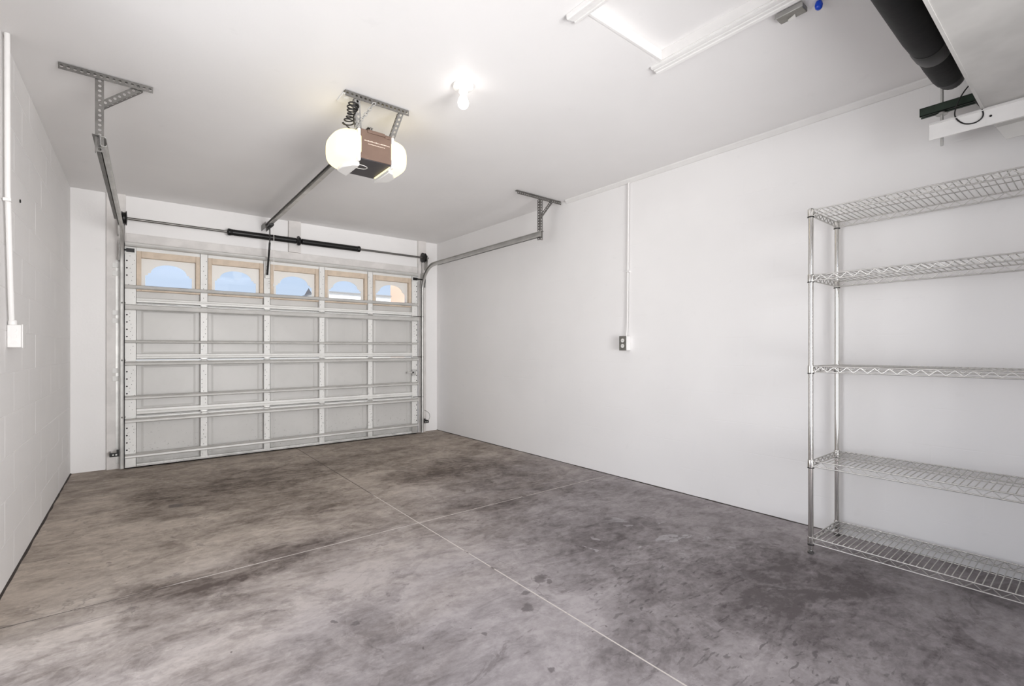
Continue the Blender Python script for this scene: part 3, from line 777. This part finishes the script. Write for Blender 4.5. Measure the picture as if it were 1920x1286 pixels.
T = thing('wall_outlet', (xo, yo, 1.12), 'grey duplex outlet box with thin conduit on the right wall', 'outlet')
put('box', MB().box((xo - .058, yo - .033, 1.108), (xo - .0005, yo + .037, 1.228)), 'trim', T, bevel=.002)
pl = put('face_plate', MB().box((xo - .0625, yo - .035, 1.106), (xo - .0582, yo + .039, 1.230)), 'plate', T, bevel=.0015)
for z in (1.145, 1.191):
    rc = put('receptacle', MB().lathe([(.0165, 0), (.0165, .003)], (xo - .0655, yo + .002, z), 'x', 20), 'white_pl', T)
    put('slot', MB().box((xo - .0662, yo - .005, z - .004), (xo - .0652, yo - .003, z + .006)).box((xo - .0662, yo + .006, z - .004), (xo - .0652, yo + .008, z + .006)), 'hole', rc, smooth=0)
put('conduit', MB().tube([(xo - .018, yo - .005, 1.2285), (xo - .016, yo - .012, 1.35), (xo - .016, yo - .025, H - .033)], .0062, 10), 'trim', T)
put('conduit_clip', MB().box((xo - .027, yo - .036, 1.775), (xo - .001, yo - .002, 1.787)), 'trim', T, bevel=.001)
# wall anchor hole on the left wall
yy = 3.56
tag(put('wall_anchor', MB().lathe([(.009, -.002), (.009, .002)], (XL(yy) + .0025, yy, 1.895), 'x', 12), 'hole'), 'small dark anchor hole high on the left wall', 'anchor')

# ------------------------------------------------------------------ safety sensors near the floor
for side, x, sg in (('L', -.10, -1), ('R', 3.005, 1)):
    lb = 'black perforated sensor bracket at foot of left door track' if side == 'L' else 'black perforated sensor bracket at foot of right door track'
    zc = .155; x1 = x + sg * .068; ys = 5.640
    T = thing('sensor_bracket', (x, ys, zc), lb, 'bracket', 'door safety sensor brackets')
    put('bracket_arm', MB().box((min(x, x1), ys, zc - .018), (max(x, x1), ys + .004, zc + .018)).box((min(x, x + sg * .02), ys, zc + .018), (max(x, x + sg * .02), ys + .004, zc + .045)).box((x1 - .002, ys, zc - .016), (x1 + .002, 5.764, zc + .016)), 'black', T, bevel=.001)
    for k in (1, 2):
        put('bolt', MB().lathe([(.007, 0), (.007, .004)], (x + sg * (.022 * k), ys - .004, zc), 'y', 10), 'galv', T)
    if side == 'R':
        put('sensor_wire', MB().tube([(x1, ys, zc + .02), (x1 + .03, 5.66, zc + .06), (x1 + .035, 5.69, zc + .10), (x1 + .01, 5.72, zc + .13), (x1 - .005, 5.75, zc + .14)], .003, 6), 'plate', T)

# ------------------------------------------------------------------ attic hatch
T = thing('attic_hatch', ((HX0 + HX1) / 2, (HY0 + HY1) / 2, H), 'white recessed attic access hatch with moulded side casings in the ceiling', 'hatch')
put('hatch_panel', MB().box((HX0 + .001, HY0 + .001, H + .047), (HX1 - .001, HY1 - .001, H + .065)), 'ceil', T)
for a, c in (((HX0, HY0), (HX0 + .012, HY1)), ((HX1 - .012, HY0), (HX1, HY1)), ((HX0 + .012, HY1 - .012), (HX1 - .012, HY1)), ((HX0 + .012, HY0), (HX1 - .012, HY0 + .012))):
    put('jamb', MB().box((a[0] + .0005, a[1] + .0005, H - .002), (c[0] - .0005, c[1] - .0005, H + .0465)), 'trim', T)
def casing(xa, sg):
    # profile across: inner edge at xa, going outwards
    pr = [(0, 0), (0, -.010), (.008, -.013), (.016, -.013), (.018, -.009), (.026, -.009), (.028, -.014), (.044, -.014), (.047, -.018), (.060, -.020), (.066, -.016), (.068, 0)]
    return MB().prism([(xa + sg * u, H - .0008 + w) for u, w in pr], 'y', HY0 - .06, HY1 + .058)
put('casing', casing(HX1 - .004, 1), 'trim', T); put('casing', casing(HX0 + .004, -1), 'trim', T)
# utility box beside the hatch
T = thing('utility_box', (2.21, .85, H), 'grey metal utility box on ceiling beside the attic hatch', 'electrical box')
bx = put('box', MB().box((2.178, .797, H - .022), (2.236, .903, H - .0005)), 'plate', T, bevel=.004)
put('tab', MB().prism([(2.205, .835), (2.236, .842), (2.240, .866), (2.222, .870)], 'z', H - .026, H - .0225), 'white_pl', T)
put('rim', MB().box((2.174, .795, H - .024), (2.179, .905, H - .004)), 'galv', T, bevel=.001)
T = thing('blue_plug', (2.238, .756, H), 'bright blue plug beside the grey ceiling box', 'plug')
put('plug_body', MB().lathe([(.010, 0), (.013, .006), (.015, .016), (.013, .027), (.008, .033), (.002, .035)], (2.238, .756, H - .0005), 'z', 18, -1), 'blue', T, smooth=60)

# ------------------------------------------------------------------ suspended air handler and pipe
UZ = 2.25; UY = .378; UX1 = 3.13
T = thing('air_handler', (2.5, -.2, UZ), 'grey sheet metal air handler cabinet hung under the ceiling at right', 'air handler')
put('cabinet', MB().box((1.95, -.75, UZ), (UX1, UY, H - .02)), 'duct', T, bevel=.004)
put('bottom_panel_seam', MB().box((1.952, UY - .012, UZ - .003), (UX1 - .004, UY - .001, UZ - .0002)), 'duct', T)
rl = put('support_rail', MB().box((UX1 - .005, -.80, UZ - .085), (UX1 + .002, .565, UZ - .004)).box((UX1 - .005, -.80, UZ - .0045), (UX1 + .06, .565, UZ - .0005)).box((UX1 - .012, -.8, UZ - .012), (UX1 - .005, .565, UZ - .008)), 'trim', T, bevel=.001)
put('screw', MB().lathe([(.005, 0), (.005, .003)], (UX1 - .0075, .345, UZ - .045), 'x', 8), 'hole', rl)
b = MB().prism([(.335, UZ - .086), (-.6, UZ - .086), (-.6, UZ - .155), (.300, UZ - .155)], 'x', UX1 + .045, UX1 + .049)
b.box((UX1 - .004, -.6, UZ - .089), (UX1 + .049, .335, UZ - .0855))
put('support_flange', b, 'duct', T)
RX, RY = UX1 + .032, .522
for nm, y in (('hanger_rod', RY), ('hanger_rod', -.70)):
    rd = put(nm, MB().tube([(RX, y, UZ - .115), (RX, y, H - .0005)], .0065, 10), 'galv', T)
    for z in (UZ + .052, UZ - .030):
        put('washer', MB().lathe([(.024, 0), (.024, .003), (.012, .0035), (.012, .012)], (RX, y, z - .012), 'z', 18), 'galv', rd)
put('strut_channel', MB().box((RX - .02, -.78, UZ + .053), (RX - .017, .605, UZ + .094)).box((RX + .017, -.78, UZ + .053), (RX + .02, .605, UZ + .094)).box((RX - .02, -.78, UZ + .053), (RX - .008, .605, UZ + .056)).box((RX + .008, -.78, UZ + .053), (RX + .02, .605, UZ + .056)).box((RX - .02, -.78, UZ + .091), (RX + .02, .605, UZ + .094)), 'green', T)
cb = [(RX - .06, .36, UZ + .14), (RX - .055, .40, UZ + .135), (RX - .05, .435, UZ + .10), (RX - .045, .46, UZ + .05), (RX - .04, .468, UZ + .0), (RX - .04, .44, UZ - .045), (RX - .04, .40, UZ - .058), (RX - .04, .372, UZ - .04), (RX - .035, .375, UZ + .0), (RX - .03, .40, UZ + .05)]
def smooth_path(p, n=6):
    p = [Vector(q) for q in p]; out = []
    for k in range(len(p) - 1):
        a, b_, c, d = p[max(k - 1, 0)], p[k], p[k + 1], p[min(k + 2, len(p) - 1)]
        for j in range(n):
            t = j / n
            out.append(.5 * ((2 * b_) + (-a + c) * t + (2 * a - 5 * b_ + 4 * c - d) * t * t + (-a + 3 * b_ - 3 * c + d) * t ** 3))
    return out + [p[-1]]
put('control_cable', MB().tube(smooth_path(cb), .003, 8), 'black_pl', T)
T = thing('insulated_pipe', (2.5, .46, 2.36), 'thick black foam insulated pipe beside the suspended air handler', 'pipe')
pts = [(1.5, .462, 2.362), (1.9, .462, 2.362), (2.40, .460, 2.36), (2.50, .458, 2.36), (2.53, .458, 2.358)]
put('insulation', MB().tube(pts, [.064, .064, .064, .062, .056], 24), 'rubber', T, smooth=60)
put('joint_tape', MB().tube([(2.515, .458, 2.358), (2.53, .458, 2.358), (2.60, .457, 2.358), (2.62, .457, 2.358)], [.059, .063, .061, .057], 24), 'black_pl', T, smooth=60)
put('insulation', MB().tube([(2.60, .457, 2.358), (2.70, .456, 2.358), (2.86, .455, 2.36), (2.90, .455, 2.362)], [.057, .058, .056, .05], 24), 'rubber', T, smooth=60)
el = [(2.88, .455, 2.362)] + [(2.93 + .06 * math.sin(t), .455, 2.362 + .06 - .06 * math.cos(t)) for t in [k * PI / 16 for k in range(9)]] + [(2.99, .455, H - .001)]
put('elbow', MB().tube(el, .047, 20), 'black_pl', T, smooth=60)
put('tape_band', MB().tube([(2.885, .455, 2.362), (2.90, .455, 2.362)], .0535, 24), 'black', T, smooth=60)

# ------------------------------------------------------------------ wire shelving
PX0, PX1, PY1 = 2.905, 3.305, 1.02
SL = 1.20; PY0 = PY1 - SL + .03
T = thing('wire_shelving_unit', ((PX0 + PX1) / 2, (PY0 + PY1) / 2, 0), 'tall chrome wire shelving unit with five empty shelves against the right wall', 'shelving')
pm = None
for x in (PX0, PX1):
    for y in (PY0, PY1):
        b = MB().tube([(x, y, .022), (x, y, 1.883)], .0127, 16).lathe([(.0127, 0), (.012, .004), (.004, .006)], (x, y, 1.883), 'z', 16)
        po = put('post', b, 'chrome', T, smooth=40)
        put('foot', MB().lathe([(.012, 0), (.0155, .003), (.0155, .010), (.009, .014), (.006, .024)], (x, y, 0.0003), 'z', 16), 'galv_d', po)
cw_me = None
def zig(b, p0, p1, zt, zb, n, off, r=.0027):
    p0 = Vector(p0); p1 = Vector(p1); pts = []
    for k in range(2 * n + 1):
        q = p0.lerp(p1, k / (2 * n)); z = zt if k % 2 else zb
        pts.append((q.x + off[0], q.y + off[1], z))
        if 0 < k < 2 * n: pass
    b.tube(pts, r, 5)
for zr in (1.845, 1.489, .990, .473, .053):
    zb, zt = zr + .004, zr + .034
    b = MB(); i = .012
    xa, xb, ya, yb = PX0, PX1, PY0, PY1
    for z in (zt, zb):
        for x in (xa, xb): b.tube([(x, ya + i, z), (x, yb - i, z)], .0035, 8)
        for y in (ya, yb): b.tube([(xa + i, y, z), (xb - i, y, z)], .0035, 8)
    for x in (xa, xb): zig(b, (x, ya + .02, 0), (x, yb - .02, 0), zt - .002, zb + .002, 19, (0, 0))
    for y in (ya, yb): zig(b, (xa + .02, y, 0), (xb - .02, y, 0), zt - .002, zb + .002, 6, (0, 0))
    sh = put('shelf', b, 'wire', T, smooth=60)
    put('support_wire', MB().tube([(xa + .2, ya, zt - .0045), (xa + .2, yb, zt - .0045)], .0024, 6), 'wire', sh)
    if cw_me is None:
        cw_me = MB().tube([(-(xb - xa) / 2, 0, 0), ((xb - xa) / 2, 0, 0)], .0023, 6).mesh('cross_wire'); cw_me.materials.append(M['wire']); cw_me.shade_smooth()
    n = 46
    for k in range(n):
        o = bpy.data.objects.new('cross_wire', cw_me); COL.objects.link(o); o.parent = sh
        o.location = Vector(((xa + xb) / 2, ya + .022 + (yb - ya - .044) * k / (n - 1), zt + .0005)) - wloc(sh)
    for x in (xa, xb):
        for y in (ya, yb):
            put('collar', MB().lathe([(.0135, .0), (.0165, .0005), (.0165, .034), (.0155, .040), (.0132, .041)], (x, y, zr - .001), 'z', 18), 'chrome', sh, smooth=40)
            put('sleeve_ring', MB().lathe([(.0133, 0), (.0168, .0005), (.0168, .0045), (.0133, .005)], (x, y, zr - .0065), 'z', 18), 'black_pl', sh, smooth=40)

# ------------------------------------------------------------------ outside
tag(put('driveway', MB().box((-40, 6.0, -.22), (60, 60, -.02)), 'ground', origin=False, smooth=0), 'pale concrete driveway and street outside the door', None, kind='structure')
T = thing('neighbour_house', (5.2, 16, -.02), 'white low house seen through the fourth door window', 'house')
put('wall', MB().box((4.14, 13.9, -.02), (6.25, 19, 2.73)), 'stucco', T, smooth=0)
put('roof_edge', MB().box((4.11, 13.87, 2.73), (6.27, 19.05, 2.77)), 'fascia', T, smooth=0)
T = thing('neighbour_house', (8.2, 15, -.02), 'tan stucco house seen through the fifth door window', 'house')
put('wall', MB().prism([(6.29, 14), (10, 14), (11.9, 18), (8.25, 18)], 'z', -.02, 4.2), 'tan_wall', T, smooth=0)
put('roof_edge', MB().prism([(6.27, 13.9), (10.1, 13.9), (12.1, 18.1), (8.27, 18.1)], 'z', 4.2, 4.32), 'fascia', T, smooth=0)
T = thing('gabled_house', (8.25, 30, -.02), 'distant house with steep dark gable seen through the third door window', 'house')
T.rotation_euler = (0, 0, -math.atan2(8.25, 30))
put('wall', MB().box((7.5, 30.2, -.02), (9.0, 36, 3.1)), 'stucco', T, smooth=0)
put('roof', MB().prism([(7.35, 3.1), (9.15, 3.1), (8.25, 4.78)], 'y', 30.0, 36.2), 'roof', T, smooth=0)
bpy.context.view_layer.update()
